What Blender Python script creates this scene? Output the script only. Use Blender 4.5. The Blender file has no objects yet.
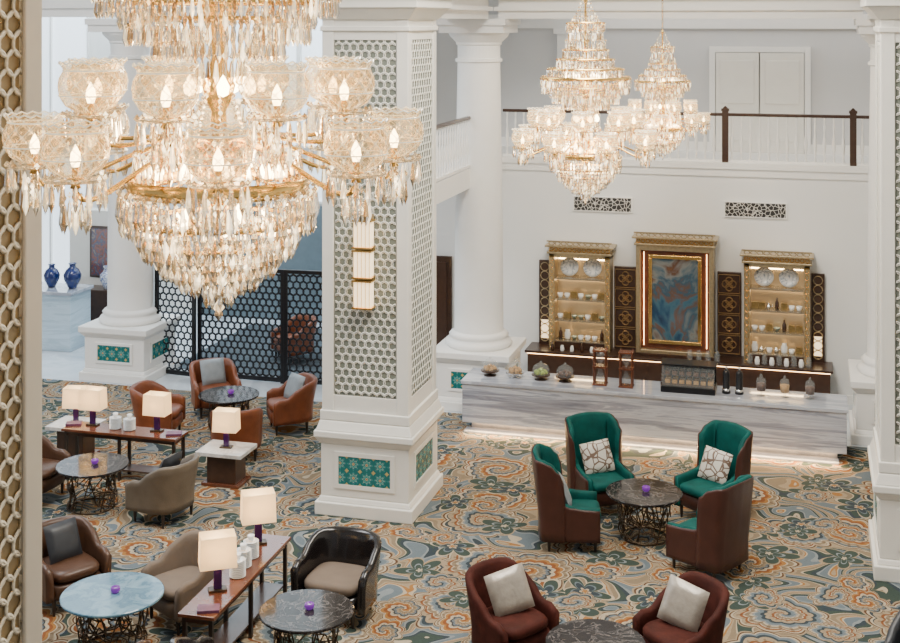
import bpy, math, random
from mathutils import Vector, Matrix
random.seed(7)
COL=bpy.context.scene.collection
pi=math.pi
# ------------------------------------------------------------------ node helpers
def N(t,typ,ins=None,**props):
    n=t.nodes.new(typ)
    for k,v in props.items(): setattr(n,k,v)
    for k,v in (ins or {}).items():
        s=n.inputs[k]
        if isinstance(v,bpy.types.NodeSocket): t.links.new(v,s)
        else: s.default_value=v
    return n
def MA(t,op,a,b=0.0,c=None):
    d={0:a,1:b}
    if c is not None: d[2]=c
    return N(t,'ShaderNodeMath',d,operation=op).outputs[0]
def rgba(c): return (max(0,c[0]),max(0,c[1]),max(0,c[2]),1)
def ramp(t,fac,stops,interp='LINEAR'):
    r=N(t,'ShaderNodeValToRGB',{0:fac}); cr=r.color_ramp; cr.interpolation=interp
    while len(cr.elements)<len(stops): cr.elements.new(0.5)
    for e,(p,c) in zip(cr.elements,stops): e.position=p; e.color=rgba(c)
    return r.outputs[0]
def newmat(name):
    m=bpy.data.materials.new(name); m.use_nodes=True; t=m.node_tree
    b=t.nodes['Principled BSDF']; return m,t,b
def mixc(t,f,a,b,mode='MIX'):
    n=N(t,'ShaderNodeMix',None,data_type='RGBA',blend_type=mode)
    for i,v in ((0,f),(6,a),(7,b)):
        if isinstance(v,bpy.types.NodeSocket): t.links.new(v,n.inputs[i])
        else: n.inputs[i].default_value=v if i==0 else rgba(v)
    return n.outputs[2]
def M(name,col,rough=.5,metal=0,var=.08,vs=6,bump=0,bs=60,coat=0,es=0,ecol=None,trans=0,spec=.5):
    m,t,b=newmat(name)
    tc=N(t,'ShaderNodeTexCoord').outputs['Object']
    nz=N(t,'ShaderNodeTexNoise',{'Vector':tc,'Scale':vs,'Detail':3.0}).outputs['Fac']
    c=mixc(t,nz,[x*(1-var*1.5) for x in col],[min(1,x*(1+var*1.5)) for x in col])
    t.links.new(c,b.inputs['Base Color'])
    b.inputs['Roughness'].default_value=rough; b.inputs['Metallic'].default_value=metal
    b.inputs['Coat Weight'].default_value=coat; b.inputs['Transmission Weight'].default_value=trans
    b.inputs['Specular IOR Level'].default_value=spec
    if es: 
        b.inputs['Emission Color'].default_value=rgba(ecol or col); b.inputs['Emission Strength'].default_value=es
    if bump:
        n2=N(t,'ShaderNodeTexNoise',{'Vector':tc,'Scale':bs,'Detail':2.0}).outputs['Fac']
        bp=N(t,'ShaderNodeBump',{'Height':n2,'Strength':bump,'Distance':.01}); t.links.new(bp.outputs[0],b.inputs['Normal'])
    return m
# ------------------------------------------------------------------ materials
white=M('painted_plaster',(.86,.85,.82),.5,var=.02)
creamw=M('cream_paint',(.80,.78,.72),.45,var=.03)
wallm=M('wall_paint',(.82,.82,.80),.7,var=.02,vs=1.5)
greyw=M('shaded_wall_paint',(.62,.62,.62),.7,var=.03,vs=2)  # grey carries the gallery's shade in the wall colour
wains=M('blue_grey_panelling',(.13,.18,.21),.5,var=.1)
sage=M('sage_backing',(.21,.23,.19),.55,var=.12)
ringm=M('lattice_cream',(.82,.80,.72),.4,var=.04)
nearback=M('gold_backing',(.34,.25,.13),.35,.2,var=.2)
nearring=M('lattice_beige',(.78,.70,.54),.4,var=.06)
nearbody=M('shaded_cream_paint',(.64,.57,.46),.45,var=.04)  # cream frame darkened: the near pillar's shade is put into the colour
gold=M('polished_gold',(.93,.60,.20),.18,1,var=.06)
brass=M('champagne_brass',(.48,.38,.23),.32,.75,var=.22,vs=25)
bronze=M('dark_bronze',(.10,.07,.045),.32,.8,var=.2)
black=M('black_metal',(.008,.008,.010),.4,.3)
darkw=M('dark_walnut',(.045,.02,.011),.32,0,var=.3,vs=12,coat=.2)
legw=M('dark_leg_wood',(.02,.012,.008),.35,coat=.2)
teal=M('teal_velvet',(.0,.075,.066),.65,0,var=.4,vs=7,bump=.15,bs=90,spec=.2)
brownl=M('chestnut_leather',(.058,.020,.014),.33,0,var=.18,vs=6,bump=.15,bs=70,spec=.4)
cognac=M('cognac_leather',(.18,.052,.020),.36,0,var=.28,vs=7,bump=.2,bs=70,spec=.4)
tobacco=M('tobacco_leather',(.075,.036,.020),.36,0,var=.25,vs=7,bump=.2,spec=.4)
olivel=M('olive_grey_leather',(.13,.10,.07),.4,0,var=.18,vs=7,bump=.2,spec=.4)
blackl=M('black_leather',(.010,.008,.008),.2,0,var=.2,coat=.2)
redv=M('oxblood_velvet',(.054,.013,.009),.72,0,var=.55,vs=7,bump=.2,spec=.15)
taupe=M('taupe_upholstery',(.17,.13,.10),.7,var=.12,bump=.2,spec=.2)
silver=M('silver_satin',(.36,.32,.27),.34,.2,var=.22,vs=14,bump=.25,bs=35)
charc=M('charcoal_satin',(.025,.028,.034),.45,var=.3,vs=10)
greyblue=M('grey_blue_satin',(.24,.27,.29),.45,var=.18,vs=10)
porc=M('white_porcelain',(.86,.86,.84),.15,coat=.5,var=.02)
purple=M('purple_glass',(.05,.012,.09),.12,0)
chrome=M('polished_chrome',(.75,.75,.75),.12,1)
bulb_m=M('warm_bulb',(1,.9,.7),.3,es=22,ecol=(1,.74,.40))
led_m=M('warm_led_strip',(1,.8,.5),.3,es=10,ecol=(1,.58,.26))
glow_m=M('lit_frosted_glass',(1,.86,.62),.3,es=1.9,ecol=(1,.70,.38))
winm=M('daylit_frosted_glass',(.9,.95,1),.3,es=1.5,ecol=(.74,.88,1.0))
bluevase=M('cobalt_glaze',(.006,.02,.12),.12,coat=.6,var=.4,vs=14)
green_food=M('pistachio_cake',(.28,.36,.05),.7,var=.3,vs=40)
choc=M('chocolate_cake',(.09,.035,.015),.6,var=.4,vs=40)
biscuit=M('golden_biscuit',(.45,.25,.08),.7,var=.3,vs=50)
tblwood=M('console_mahogany',(.13,.042,.020),.22,0,var=.35,vs=5,coat=.3)
def shade_mat():
    m,t,b=newmat('lampshade_fabric')
    tc=N(t,'ShaderNodeTexCoord').outputs['Object']
    nz=N(t,'ShaderNodeTexNoise',{'Vector':tc,'Scale':60.0}).outputs['Fac']
    c=ramp(t,nz,[(0,(.86,.78,.64)),(1,(.95,.88,.74))])
    t.links.new(c,b.inputs['Base Color']); b.inputs['Roughness'].default_value=.9
    b.inputs['Emission Color'].default_value=(1,.76,.46,1); b.inputs['Emission Strength'].default_value=.5
    tl=N(t,'ShaderNodeBsdfTranslucent',{0:(1,.86,.62,1)})
    mx=N(t,'ShaderNodeMixShader',{0:.5,1:b.outputs[0],2:tl.outputs[0]})
    t.links.new(mx.outputs[0],t.nodes['Material Output'].inputs[0]); return m
shade_m=shade_mat()

def mat_marble(name,base,vein,scale,stretch,rough=.15,coat=.3,spec=.5):
    m,t,b=newmat(name)
    tc=N(t,'ShaderNodeTexCoord').outputs['Object']
    mp=N(t,'ShaderNodeMapping',{'Vector':tc,'Scale':stretch}).outputs[0]
    a=N(t,'ShaderNodeTexNoise',{'Vector':mp,'Scale':scale,'Detail':8.0,'Roughness':.65,'Distortion':.8}).outputs['Fac']
    c=ramp(t,a,[(.3,vein),(.47,[(x+y)/2 for x,y in zip(base,vein)]),(.52,base),(.6,[(x*2+y)/3 for x,y in zip(base,vein)]),(.75,base)])
    t.links.new(c,b.inputs['Base Color']); b.inputs['Roughness'].default_value=rough; b.inputs['Coat Weight'].default_value=coat; b.inputs['Specular IOR Level'].default_value=spec
    return m
stone=mat_marble('striated_grey_marble',(.47,.50,.56),(.12,.13,.18),1.4,(.35,.35,6.5),.18)
topst=mat_marble('pale_marble',(.48,.51,.57),(.26,.28,.34),1.6,(.5,2.5,1),.06,.6)
marblef=mat_marble('pale_floor_marble',(.68,.73,.78),(.46,.52,.58),.8,(1,1,1),.12)
def darkmarble():
    m,t,b=newmat('emperador_dark_marble')
    tc=N(t,'ShaderNodeTexCoord').outputs['Object']
    a=N(t,'ShaderNodeTexNoise',{'Vector':tc,'Scale':4.0,'Detail':8.0,'Roughness':.6,'Distortion':1.2}).outputs['Fac']
    c=ramp(t,a,[(.3,(.012,.010,.010)),(.485,(.02,.017,.017)),(.50,(.16,.14,.13)),(.515,(.02,.017,.017)),(.62,(.03,.026,.025)),(.64,(.09,.08,.075)),(.66,(.015,.013,.013))])
    t.links.new(c,b.inputs['Base Color']); b.inputs['Roughness'].default_value=.10; b.inputs['Specular IOR Level'].default_value=.25; return m
dmarb=darkmarble()
bmarb=mat_marble('sky_tinted_marble',(.05,.14,.22),(.22,.36,.44),5,(1,1,1),.06,.1)  # blue of the reflected sky is tinted into the marble colour
wmarb=mat_marble('white_marble',(.7,.68,.65),(.4,.38,.36),4,(1,1,1),.12)
stone2=mat_marble('pale_blue_marble',(.50,.62,.70),(.3,.40,.48),1.2,(.4,.4,4),.15)

def carpet_mat():
    m,t,b=newmat('scroll_pattern_carpet')
    tc=N(t,'ShaderNodeTexCoord').outputs['Object']
    nz=N(t,'ShaderNodeTexNoise',{'Vector':tc,'Scale':1.6,'Detail':0.0}).outputs['Color']
    off=N(t,'ShaderNodeVectorMath',{0:nz,1:(.5,.5,.5)},operation='SUBTRACT').outputs[0]
    off=N(t,'ShaderNodeVectorMath',{0:off,3:.26},operation='SCALE').outputs[0]
    v=N(t,'ShaderNodeVectorMath',{0:tc,1:off},operation='ADD').outputs[0]
    cream=(.39,.33,.235); tan=(.205,.155,.10); rust=(.20,.070,.026); slate=(.036,.048,.056); bl=(.120,.148,.165); ol=(.060,.052,.032); br=(.095,.048,.026); gn=(.042,.060,.050); org=(.29,.135,.042); sand=(.29,.225,.145); lb=(.195,.22,.225)
    def cell(scale,so,rnd=.8):
        vv=N(t,'ShaderNodeVectorMath',{0:v,1:(so,so*.7,0)},operation='ADD').outputs[0]
        vo=N(t,'ShaderNodeTexVoronoi',{'Vector':vv,'Scale':scale,'Randomness':rnd},voronoi_dimensions='2D')
        sub=N(t,'ShaderNodeVectorMath',{0:vv,1:vo.outputs['Position']},operation='SUBTRACT').outputs[0]
        sp=N(t,'ShaderNodeSeparateXYZ',{0:sub})
        ang=MA(t,'ARCTAN2',sp.outputs[1],sp.outputs[0])
        ln=MA(t,'SQRT',MA(t,'ADD',MA(t,'MULTIPLY',sp.outputs[0],sp.outputs[0]),MA(t,'MULTIPLY',sp.outputs[1],sp.outputs[1])))
        cs=N(t,'ShaderNodeSeparateXYZ',{0:vo.outputs['Color']})
        return ang,ln,cs.outputs[0],cs.outputs[1],cs.outputs[2]
    def lobes(ang,ra,n,base,amp):
        return MA(t,'ADD',base,MA(t,'MULTIPLY',MA(t,'ABSOLUTE',MA(t,'COSINE',MA(t,'ADD',MA(t,'MULTIPLY',ang,n/2),MA(t,'MULTIPLY',ra,6.28)))),amp))
    # ground: blue-grey / tan fields with leafy flame bands
    fld=N(t,'ShaderNodeTexNoise',{'Vector':v,'Scale':1.5,'Detail':0.0,'Distortion':.8}).outputs['Fac']
    c=ramp(t,MA(t,'FRACT',MA(t,'MULTIPLY',fld,5.0)),[(0,bl),(.24,lb),(.32,slate),(.42,gn),(.56,cream),(.61,tan),(.78,sand),(.88,org),(.94,cream)],'CONSTANT')
    def scroll(scale,so,n,base,amp,turns,pres,c,dark=False):
        a2,l2,r2,g2,b2=cell(scale,so)
        R2=lobes(a2,r2,n,base,amp)
        q2=MA(t,'DIVIDE',l2,R2)
        angn=MA(t,'DIVIDE',a2,2*pi)
        fr=MA(t,'FRACT',MA(t,'ADD',MA(t,'MULTIPLY',q2,turns),MA(t,'ADD',MA(t,'MULTIPLY',angn,MA(t,'SUBTRACT',MA(t,'MULTIPLY',MA(t,'GREATER_THAN',g2,.5),2),1)),5)))
        s1=ramp(t,fr,[(0,cream),(.10,rust),(.26,org),(.40,cream),(.46,tan),(.62,sand),(.72,bl),(.84,slate),(.93,cream)],'CONSTANT')
        s2=ramp(t,fr,[(0,sand),(.12,slate),(.26,bl),(.42,lb),(.50,cream),(.58,tan),(.72,cream),(.78,rust),(.88,sand)],'CONSTANT')
        s=mixc(t,MA(t,'GREATER_THAN',r2,.5),s1,s2)
        tick=MA(t,'GREATER_THAN',MA(t,'SINE',MA(t,'MULTIPLY',a2,24.0)),.6)
        s=mixc(t,MA(t,'MULTIPLY',MA(t,'MULTIPLY',tick,MA(t,'GREATER_THAN',fr,.46)),.5),s,br)
        rim=ramp(t,q2,[(0,cream),(.92,br),(.96,sand)],'CONSTANT')
        s=mixc(t,MA(t,'GREATER_THAN',q2,.88),s,rim)
        return mixc(t,MA(t,'MULTIPLY',MA(t,'LESS_THAN',q2,1.0),MA(t,'LESS_THAN',b2,pres)),c,s)
    c=scroll(.88,0,12,.46,.06,1.9,.93,c)
    a1,l1,r1,g1,b1=cell(1.5,3.7)
    R1=lobes(a1,r1,5,.10,.20)
    q1=MA(t,'DIVIDE',l1,R1)
    leafA=ramp(t,q1,[(0,org),(.14,cream),(.22,slate),(.5,bl),(.58,gn),(.88,cream)],'CONSTANT')
    leafB=ramp(t,q1,[(0,cream),(.14,gn),(.40,lb),(.48,gn),(.88,sand)],'CONSTANT')
    leaf=mixc(t,MA(t,'GREATER_THAN',g1,.5),leafA,leafB)
    c=mixc(t,MA(t,'MULTIPLY',MA(t,'LESS_THAN',q1,1.0),MA(t,'LESS_THAN',b1,.5)),c,leaf)
    c=scroll(1.55,5.3,8,.20,.05,1.3,.5,c)
    pile=N(t,'ShaderNodeTexNoise',{'Vector':tc,'Scale':90.0,'Detail':2.0}).outputs['Fac']
    c=mixc(t,.25,c,mixc(t,pile,(.0,.0,.0),(1,1,1)),'OVERLAY')
    t.links.new(c,b.inputs['Base Color']); b.inputs['Roughness'].default_value=.95
    b.inputs['Specular IOR Level'].default_value=.1
    bp=N(t,'ShaderNodeBump',{'Height':pile,'Strength':.3,'Distance':.01}); t.links.new(bp.outputs[0],b.inputs['Normal'])
    return m
carpetm=carpet_mat()

def tile_mat():
    m,t,b=newmat('glazed_majolica_tile')
    tc=N(t,'ShaderNodeTexCoord').outputs['Object']
    sp=N(t,'ShaderNodeSeparateXYZ',{0:tc})
    su=MA(t,'ADD',sp.outputs[0],sp.outputs[1])
    tl=.17
    u=MA(t,'SUBTRACT',MA(t,'FRACT',MA(t,'DIVIDE',MA(t,'ADD',su,10.03),tl)),.5); w=MA(t,'SUBTRACT',MA(t,'FRACT',MA(t,'DIVIDE',MA(t,'ADD',sp.outputs[2],-.04),tl)),.5)
    ang=MA(t,'ARCTAN2',w,u); ln=MA(t,'SQRT',MA(t,'ADD',MA(t,'MULTIPLY',u,u),MA(t,'MULTIPLY',w,w)))
    q=MA(t,'DIVIDE',ln,MA(t,'ADD',.36,MA(t,'MULTIPLY',MA(t,'COSINE',MA(t,'MULTIPLY',ang,8.0)),.10)))
    col=ramp(t,q,[(0,(.40,.12,.03)),(.14,(.50,.45,.22)),(.28,(.01,.06,.16)),(.42,(.03,.34,.28)),(.66,(.42,.48,.34)),(.74,(.01,.08,.18)),(.88,(.04,.30,.26)),(1.0,(.01,.14,.14))],'CONSTANT')
    e=MA(t,'GREATER_THAN',ln,.60)
    col=mixc(t,e,col,(.45,.36,.14))
    t.links.new(col,b.inputs['Base Color']); b.inputs['Roughness'].default_value=.15; return m
tilem=tile_mat()

def crystal_mat(name):
    m,t,b=newmat(name)
    g=N(t,'ShaderNodeNewGeometry')
    rnd=g.outputs['Random Per Island']
    col=ramp(t,rnd,[(0,(.34,.20,.08)),(.22,(.70,.50,.26)),(.42,(.96,.88,.70)),(.7,(1,.97,.90)),(1,(1,1,1))])
    t.links.new(col,b.inputs['Base Color']); b.inputs['Roughness'].default_value=.02; b.inputs['IOR'].default_value=1.6
    b.inputs['Transmission Weight'].default_value=1.0
    e=MA(t,'ADD',MA(t,'MULTIPLY',MA(t,'POWER',rnd,10.0),2.6),.05)  # warm emission on random crystals paints in the sparkle
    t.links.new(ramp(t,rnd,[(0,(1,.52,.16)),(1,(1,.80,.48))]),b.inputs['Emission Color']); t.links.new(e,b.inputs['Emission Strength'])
    tr=N(t,'ShaderNodeBsdfTransparent',{0:(1,.97,.92,1)})
    mx=N(t,'ShaderNodeMixShader',{0:.14,1:b.outputs[0],2:tr.outputs[0]})
    t.links.new(mx.outputs[0],t.nodes['Material Output'].inputs[0]); return m
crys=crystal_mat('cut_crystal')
def cutglass():
    m,t,b=newmat('cut_glass_shade')
    tc=N(t,'ShaderNodeTexCoord').outputs['Object']; sp=N(t,'ShaderNodeSeparateXYZ',{0:tc})
    ang=MA(t,'MULTIPLY',MA(t,'ARCTAN2',sp.outputs[1],sp.outputs[0]),6.0); z=MA(t,'MULTIPLY',sp.outputs[2],52.0)
    f=MA(t,'MULTIPLY',MA(t,'SINE',MA(t,'ADD',ang,z)),MA(t,'SINE',MA(t,'SUBTRACT',ang,z)))
    f=MA(t,'ABSOLUTE',f)
    line=MA(t,'SUBTRACT',1.0,MA(t,'MINIMUM',MA(t,'MULTIPLY',f,3.8),1.0))
    facet=MA(t,'POWER',f,2.0)
    b.inputs['Base Color'].default_value=(.95,.80,.55,1); b.inputs['Roughness'].default_value=.05
    b.inputs['Metallic'].default_value=.4
    t.links.new(ramp(t,line,[(0,(1,.54,.17)),(1,(1,.82,.52))]),b.inputs['Emission Color'])
    t.links.new(MA(t,'ADD',MA(t,'ADD',MA(t,'MULTIPLY',line,1.0),MA(t,'MULTIPLY',facet,.28)),.12),b.inputs['Emission Strength'])  # emission puts bulb light and bright cut lines into the glass
    bp=N(t,'ShaderNodeBump',{'Height':f,'Strength':.5,'Distance':.006}); t.links.new(bp.outputs[0],b.inputs['Normal'])
    fres=N(t,'ShaderNodeLayerWeight',{0:.35}).outputs['Facing']
    tr=N(t,'ShaderNodeBsdfTransparent',{0:(.98,.90,.76,1)})
    op=MA(t,'MINIMUM',MA(t,'ADD',MA(t,'ADD',.18,MA(t,'ADD',MA(t,'MULTIPLY',facet,.20),MA(t,'MULTIPLY',line,.50))),MA(t,'MULTIPLY',MA(t,'POWER',fres,2.0),.8)),1.0)
    mx=N(t,'ShaderNodeMixShader',{0:op,1:tr.outputs[0],2:b.outputs[0]})
    t.links.new(mx.outputs[0],t.nodes['Material Output'].inputs[0]); return m
cutg=cutglass()
def clearglass():
    m,t,b=newmat('clear_glass')
    tc=N(t,'ShaderNodeTexCoord').outputs['Object']
    nz=N(t,'ShaderNodeTexNoise',{'Vector':tc,'Scale':4.0}).outputs['Fac']
    t.links.new(ramp(t,nz,[(0,(.5,.55,.55)),(1,(.7,.75,.75))]),b.inputs['Base Color'])
    b.inputs['Roughness'].default_value=.04
    tr=N(t,'ShaderNodeBsdfTransparent'); mx=N(t,'ShaderNodeMixShader',{0:.86,1:b.outputs[0],2:tr.outputs[0]})
    t.links.new(mx.outputs[0],t.nodes['Material Output'].inputs[0]); return m
glass=clearglass()
def painting_mat(name,stops,sc,det=6.0,dist=1.6):
    m,t,b=newmat(name)
    tc=N(t,'ShaderNodeTexCoord').outputs['Object']
    w=N(t,'ShaderNodeTexNoise',{'Vector':tc,'Scale':sc,'Detail':det,'Distortion':dist}).outputs['Fac']
    t.links.new(ramp(t,w,stops),b.inputs['Base Color']); b.inputs['Roughness'].default_value=.15; b.inputs['Coat Weight'].default_value=.3; return m
paintm=painting_mat('abstract_canvas',[(.28,(.01,.012,.03)),(.36,(.02,.06,.12)),(.42,(.06,.14,.19)),(.46,(.14,.08,.06)),(.50,(.05,.10,.14)),(.55,(.20,.21,.20)),(.60,(.12,.06,.04)),(.66,(.26,.13,.05)),(.78,(.03,.02,.03))],1.5,5.0,.9)
paint2=painting_mat('dark_canvas',[(.3,(.01,.01,.02)),(.45,(.2,.05,.03)),(.55,(.02,.04,.1)),(.7,(.3,.2,.12))],6.0)
def pat_mat(name,a,bcol,k):
    m,t,b=newmat(name)
    tc=N(t,'ShaderNodeTexCoord').outputs['Object']
    w=N(t,'ShaderNodeTexVoronoi',{'Vector':tc,'Scale':k},feature='DISTANCE_TO_EDGE').outputs['Distance']
    t.links.new(ramp(t,w,[(0,bcol),(.07,a)],'CONSTANT'),b.inputs['Base Color']); b.inputs['Roughness'].default_value=.6; return m
cushpat=pat_mat('geometric_cushion_fabric',(.66,.63,.56),(.16,.10,.07),11)
grillm=pat_mat('pierced_grille',(.02,.02,.02),(.6,.58,.54),17)
platem=painting_mat('blue_rim_porcelain',[(.40,(.80,.80,.78)),(.50,(.70,.72,.72)),(.53,(.20,.27,.36)),(.56,(.78,.78,.76))],7.0)

# ------------------------------------------------------------------ mesh builder
class MB:
    def __init__(s): s.v=[]; s.f=[]
    def add(s,v,f,m=None):
        o=len(s.v)
        s.v+= [tuple(m@Vector(p)) for p in v] if m else [tuple(p) for p in v]
        s.f+=[tuple(i+o for i in q) for q in f]; return s
    def box(s,x0,x1,y0,y1,z0,z1,m=None):
        v=[(x0,y0,z0),(x1,y0,z0),(x1,y1,z0),(x0,y1,z0),(x0,y0,z1),(x1,y0,z1),(x1,y1,z1),(x0,y1,z1)]
        return s.add(v,[(3,2,1,0),(4,5,6,7),(0,1,5,4),(1,2,6,5),(2,3,7,6),(3,0,4,7)],m)
    def frus(s,w0,d0,z0,w1,d1,z1,m=None):
        v=[(x*w,y*d,z) for (w,d,z) in ((w0/2,d0/2,z0),(w1/2,d1/2,z1)) for x,y in ((-1,-1),(1,-1),(1,1),(-1,1))]
        return s.add(v,[(3,2,1,0),(4,5,6,7),(0,1,5,4),(1,2,6,5),(2,3,7,6),(3,0,4,7)],m)
    def lathe(s,prof,n=24,c=(0,0,0),wav=None,m=None):
        v=[];f=[];rows=[]
        for (r,z) in prof:
            if r<1e-5: rows.append([len(v)]); v.append((c[0],c[1],c[2]+z))
            else:
                row=[]
                for i in range(n):
                    a=2*pi*i/n; row.append(len(v)); v.append((c[0]+r*math.cos(a),c[1]+r*math.sin(a),c[2]+z+(wav(i,z) if wav else 0)))
                rows.append(row)
        for a,b in zip(rows,rows[1:]):
            for i in range(n):
                j=(i+1)%n
                if len(a)==1 and len(b)==1: continue
                if len(a)==1: f.append((a[0],b[j],b[i]))
                elif len(b)==1: f.append((a[i],a[j],b[0]))
                else: f.append((a[i],a[j],b[j],b[i]))
        return s.add(v,f,m)
    def tube(s,pts,r,n=6,closed=False,m=None):
        P=[Vector(p) for p in pts]; L=len(P); v=[];f=[]
        for i,p in enumerate(P):
            if closed: d=P[(i+1)%L]-P[i-1]
            else: d=P[min(i+1,L-1)]-P[max(i-1,0)]
            d.normalize(); up=Vector((0,0,1)) if abs(d.z)<.95 else Vector((1,0,0))
            a=d.cross(up).normalized(); b=d.cross(a)
            rr=r[i] if isinstance(r,(list,tuple)) else r
            for k in range(n):
                t=2*pi*k/n; v.append(tuple(p+a*rr*math.cos(t)+b*rr*math.sin(t)))
        for i in range(L if closed else L-1):
            j=(i+1)%L
            for k in range(n):
                q=(k+1)%n; f.append((i*n+k,i*n+q,j*n+q,j*n+k))
        if not closed: f.append(tuple(range(n))[::-1]); f.append(tuple((L-1)*n+k for k in range(n)))
        return s.add(v,f,m)
    def drop(s,x,y,z,l,w,k=6):
        v=[(x,y,z)]; a0=random.random()*pi
        for i in range(k): a=a0+2*pi*i/k; v.append((x+w*.5*math.cos(a),y+w*.5*math.sin(a),z-l*.15))
        for i in range(k): a=a0+2*pi*i/k; v.append((x+w*math.cos(a),y+w*math.sin(a),z-l*.68))
        v.append((x,y,z-l)); f=[]
        for i in range(k):
            j=(i+1)%k; f+=[(0,1+i,1+j),(1+j,1+i,1+k+i,1+k+j),(1+k+j,1+k+i,1+2*k)]
        return s.add(v,[q[::-1] for q in f])
    def bead(s,x,y,z,r):
        v=[(x+r,y,z),(x-r,y,z),(x,y+r,z),(x,y-r,z),(x,y,z+r*1.3),(x,y,z-r*1.3)]
        return s.add(v,[(0,2,4),(2,1,4),(1,3,4),(3,0,4),(2,0,5),(1,2,5),(3,1,5),(0,3,5)])
    def mesh(s,name,mat,smooth=False):
        me=bpy.data.meshes.new(name); me.from_pydata(s.v,[],s.f); me.materials.append(mat)
        if smooth:
            me.polygons.foreach_set('use_smooth',[True]*len(me.polygons))
        me.update(); return me
    def obj(s,name,mat,parent=None,loc=(0,0,0),rz=0,smooth=False,bevel=0,**kw):
        return OB(name,s.mesh(name,mat,smooth),parent,loc,rz,bevel,**kw)
def OB(name,me,parent=None,loc=(0,0,0),rz=0,bevel=0,rot=None,label=None,kind=None,category=None,group=None,auto=False):
    o=bpy.data.objects.new(name,me); COL.objects.link(o)
    o.location=loc; o.rotation_euler=rot or (0,0,rz)
    if parent: o.parent=parent
    if bevel:
        b=o.modifiers.new('bevel','BEVEL'); b.width=bevel; b.segments=2; b.limit_method='ANGLE'
    if label: o['label']=label
    if kind: o['kind']=kind
    if category: o['category']=category
    if group: o['group']=group
    return o
def TOP(name,label,cat,loc=(0,0,0),rz=0,group=None,scale=1):
    o=bpy.data.objects.new(name,None); o.empty_display_size=.1; COL.objects.link(o)
    o.location=loc; o.rotation_euler=(0,0,rz); o['label']=label; o['category']=cat
    if group:o['group']=group
    o.scale=(scale,)*3
    return o
KIDS={}
def dup(root,loc,rz=None,label=None,scale=None,mats=None):
    def rec(o,par):
        n=o.copy(); COL.objects.link(n)
        if par: n.parent=par
        if mats and n.type=='MESH' and o.data.materials[0] in mats:
            key=(o.data.name,mats[o.data.materials[0]].name)
            if key not in KIDS:
                d=o.data.copy(); d.materials[0]=mats[o.data.materials[0]]; KIDS[key]=d
            n.data=KIDS[key]
        for c in list(o.children): rec(c,n)
        return n
    n=rec(root,None); n.location=loc
    if rz is not None: n.rotation_euler=(0,0,rz)
    if label: n['label']=label
    if scale: n.scale=(scale,)*3
    return n
def S(name,mb,mat,bevel=0,smooth=False):
    return mb.obj(name,mat,bevel=bevel,smooth=smooth,kind='structure')
# camera-aligned sideways offset and depth, worked out from image coordinates -> room grid
ct,st=.9636,.2672
def P(e,n,z=0):
    dx,dd=e-3.72,n-21.0
    return Vector((dx*ct-dd*st, dx*st+dd*ct, z))
def face(p,q):
    d=q-p; return math.atan2(d.y,d.x)-pi/2
FLOOR=.006
# ------------------------------------------------------------------ room shell
S('floor',MB().box(-20,8,-23,6,-.2,0),marblef)
carp=MB().box(-17,7,-22.5,-2.1,.0,.006).obj('carpet',carpetm,label='wall-to-wall scroll-patterned carpet in tan, rust and slate blue',category='carpet')
S('ceiling',MB().box(-20,8,-23,6,9,9.2),white)
S('wall_back',MB().box(-5.6,8,0,.25,0,3.62),wallm)
S('trim_1',MB().box(-3.1,8,-.06,.3,3.62,3.72).box(-3.1,8,-.03,0,3.5,3.62),white)
S('wall_upper',MB().box(-5.6,8,2.0,2.2,3.5,9),greyw)
S('trim_2',MB().box(-5.6,8,.25,2.0,3.5,3.7),white)
S('trim_3',MB().box(-4.0,-3.05,-4.5,0,3.4,3.7),white)
S('wall_right',MB().box(7.6,7.8,-23,2,0,9),wallm)
S('wall_rear_lounge',MB().box(-20,-5.6,3.0,3.2,0,9),white)
S('trim_11',MB().box(-9.9,-5.8,2.90,3.0,0,2.3),wains)  # dark panelling added as a backdrop for the openwork screen
S('wall_side',MB().box(-5.8,-5.6,0,3.2,0,9),wallm)
def beam(nm,x0,x1,y0,y1):
    S(nm,MB().box(x0,x1,y0,y1,6.02,9).box(x0-.06,x1+.06,y0-.06,y1+.06,6.14,6.2).box(x0-.12,x1+.12,y0-.12,y1+.12,6.32,6.42).box(x0-.2,x1+.2,y0-.2,y1+.2,6.42,6.5),white)
beam('trim_4',-2.6,2.75,-1.75,-1.05)
beam('trim_5',-3.4,-2.7,-5.2,-2.0)
beam('trim_6',2.8,3.5,-5.2,-2.0)
S('trim_7',MB().box(-20,-3.8,-1.75,-1.05,6.05,9).box(-20,-3.8,-1.82,-1.0,6.2,6.3),white)
S('baseboard_back',MB().box(-3.5,7.6,-.02,0,0,.14),white)
S('trim_8',MB().box(.32,.42,1.9,1.995,3.7,5.44).box(1.93,2.03,1.9,1.995,3.7,5.44).box(.32,2.03,1.9,1.995,5.44,5.54),white)
for i,(a,b) in enumerate(((.43,1.165),(1.185,1.92))):
    S('door_%d'%(i+1),MB().box(a,b,1.9,1.99,3.7,5.43).box(a+.08,b-.08,1.885,1.9,3.9,4.4).box(a+.08,b-.08,1.885,1.9,4.55,5.3),creamw,bevel=.008)
S('trim_9',MB().box(-2.38,-2.02,1.9,1.995,3.7,5.75).box(-2.44,-1.96,1.86,1.995,5.75,5.85),white)
S('trim_10',MB().box(-5.5,8,1.93,1.995,5.85,6.1).box(-5.5,.32,1.96,1.995,3.7,3.86).box(2.03,8,1.96,1.995,3.7,3.86),white)
S('door_3',MB().box(-4.45,-3.82,-.05,0,.0,2.0).box(-4.38,-3.9,-.07,-.05,.1,1.9),darkw)
k=1
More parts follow.
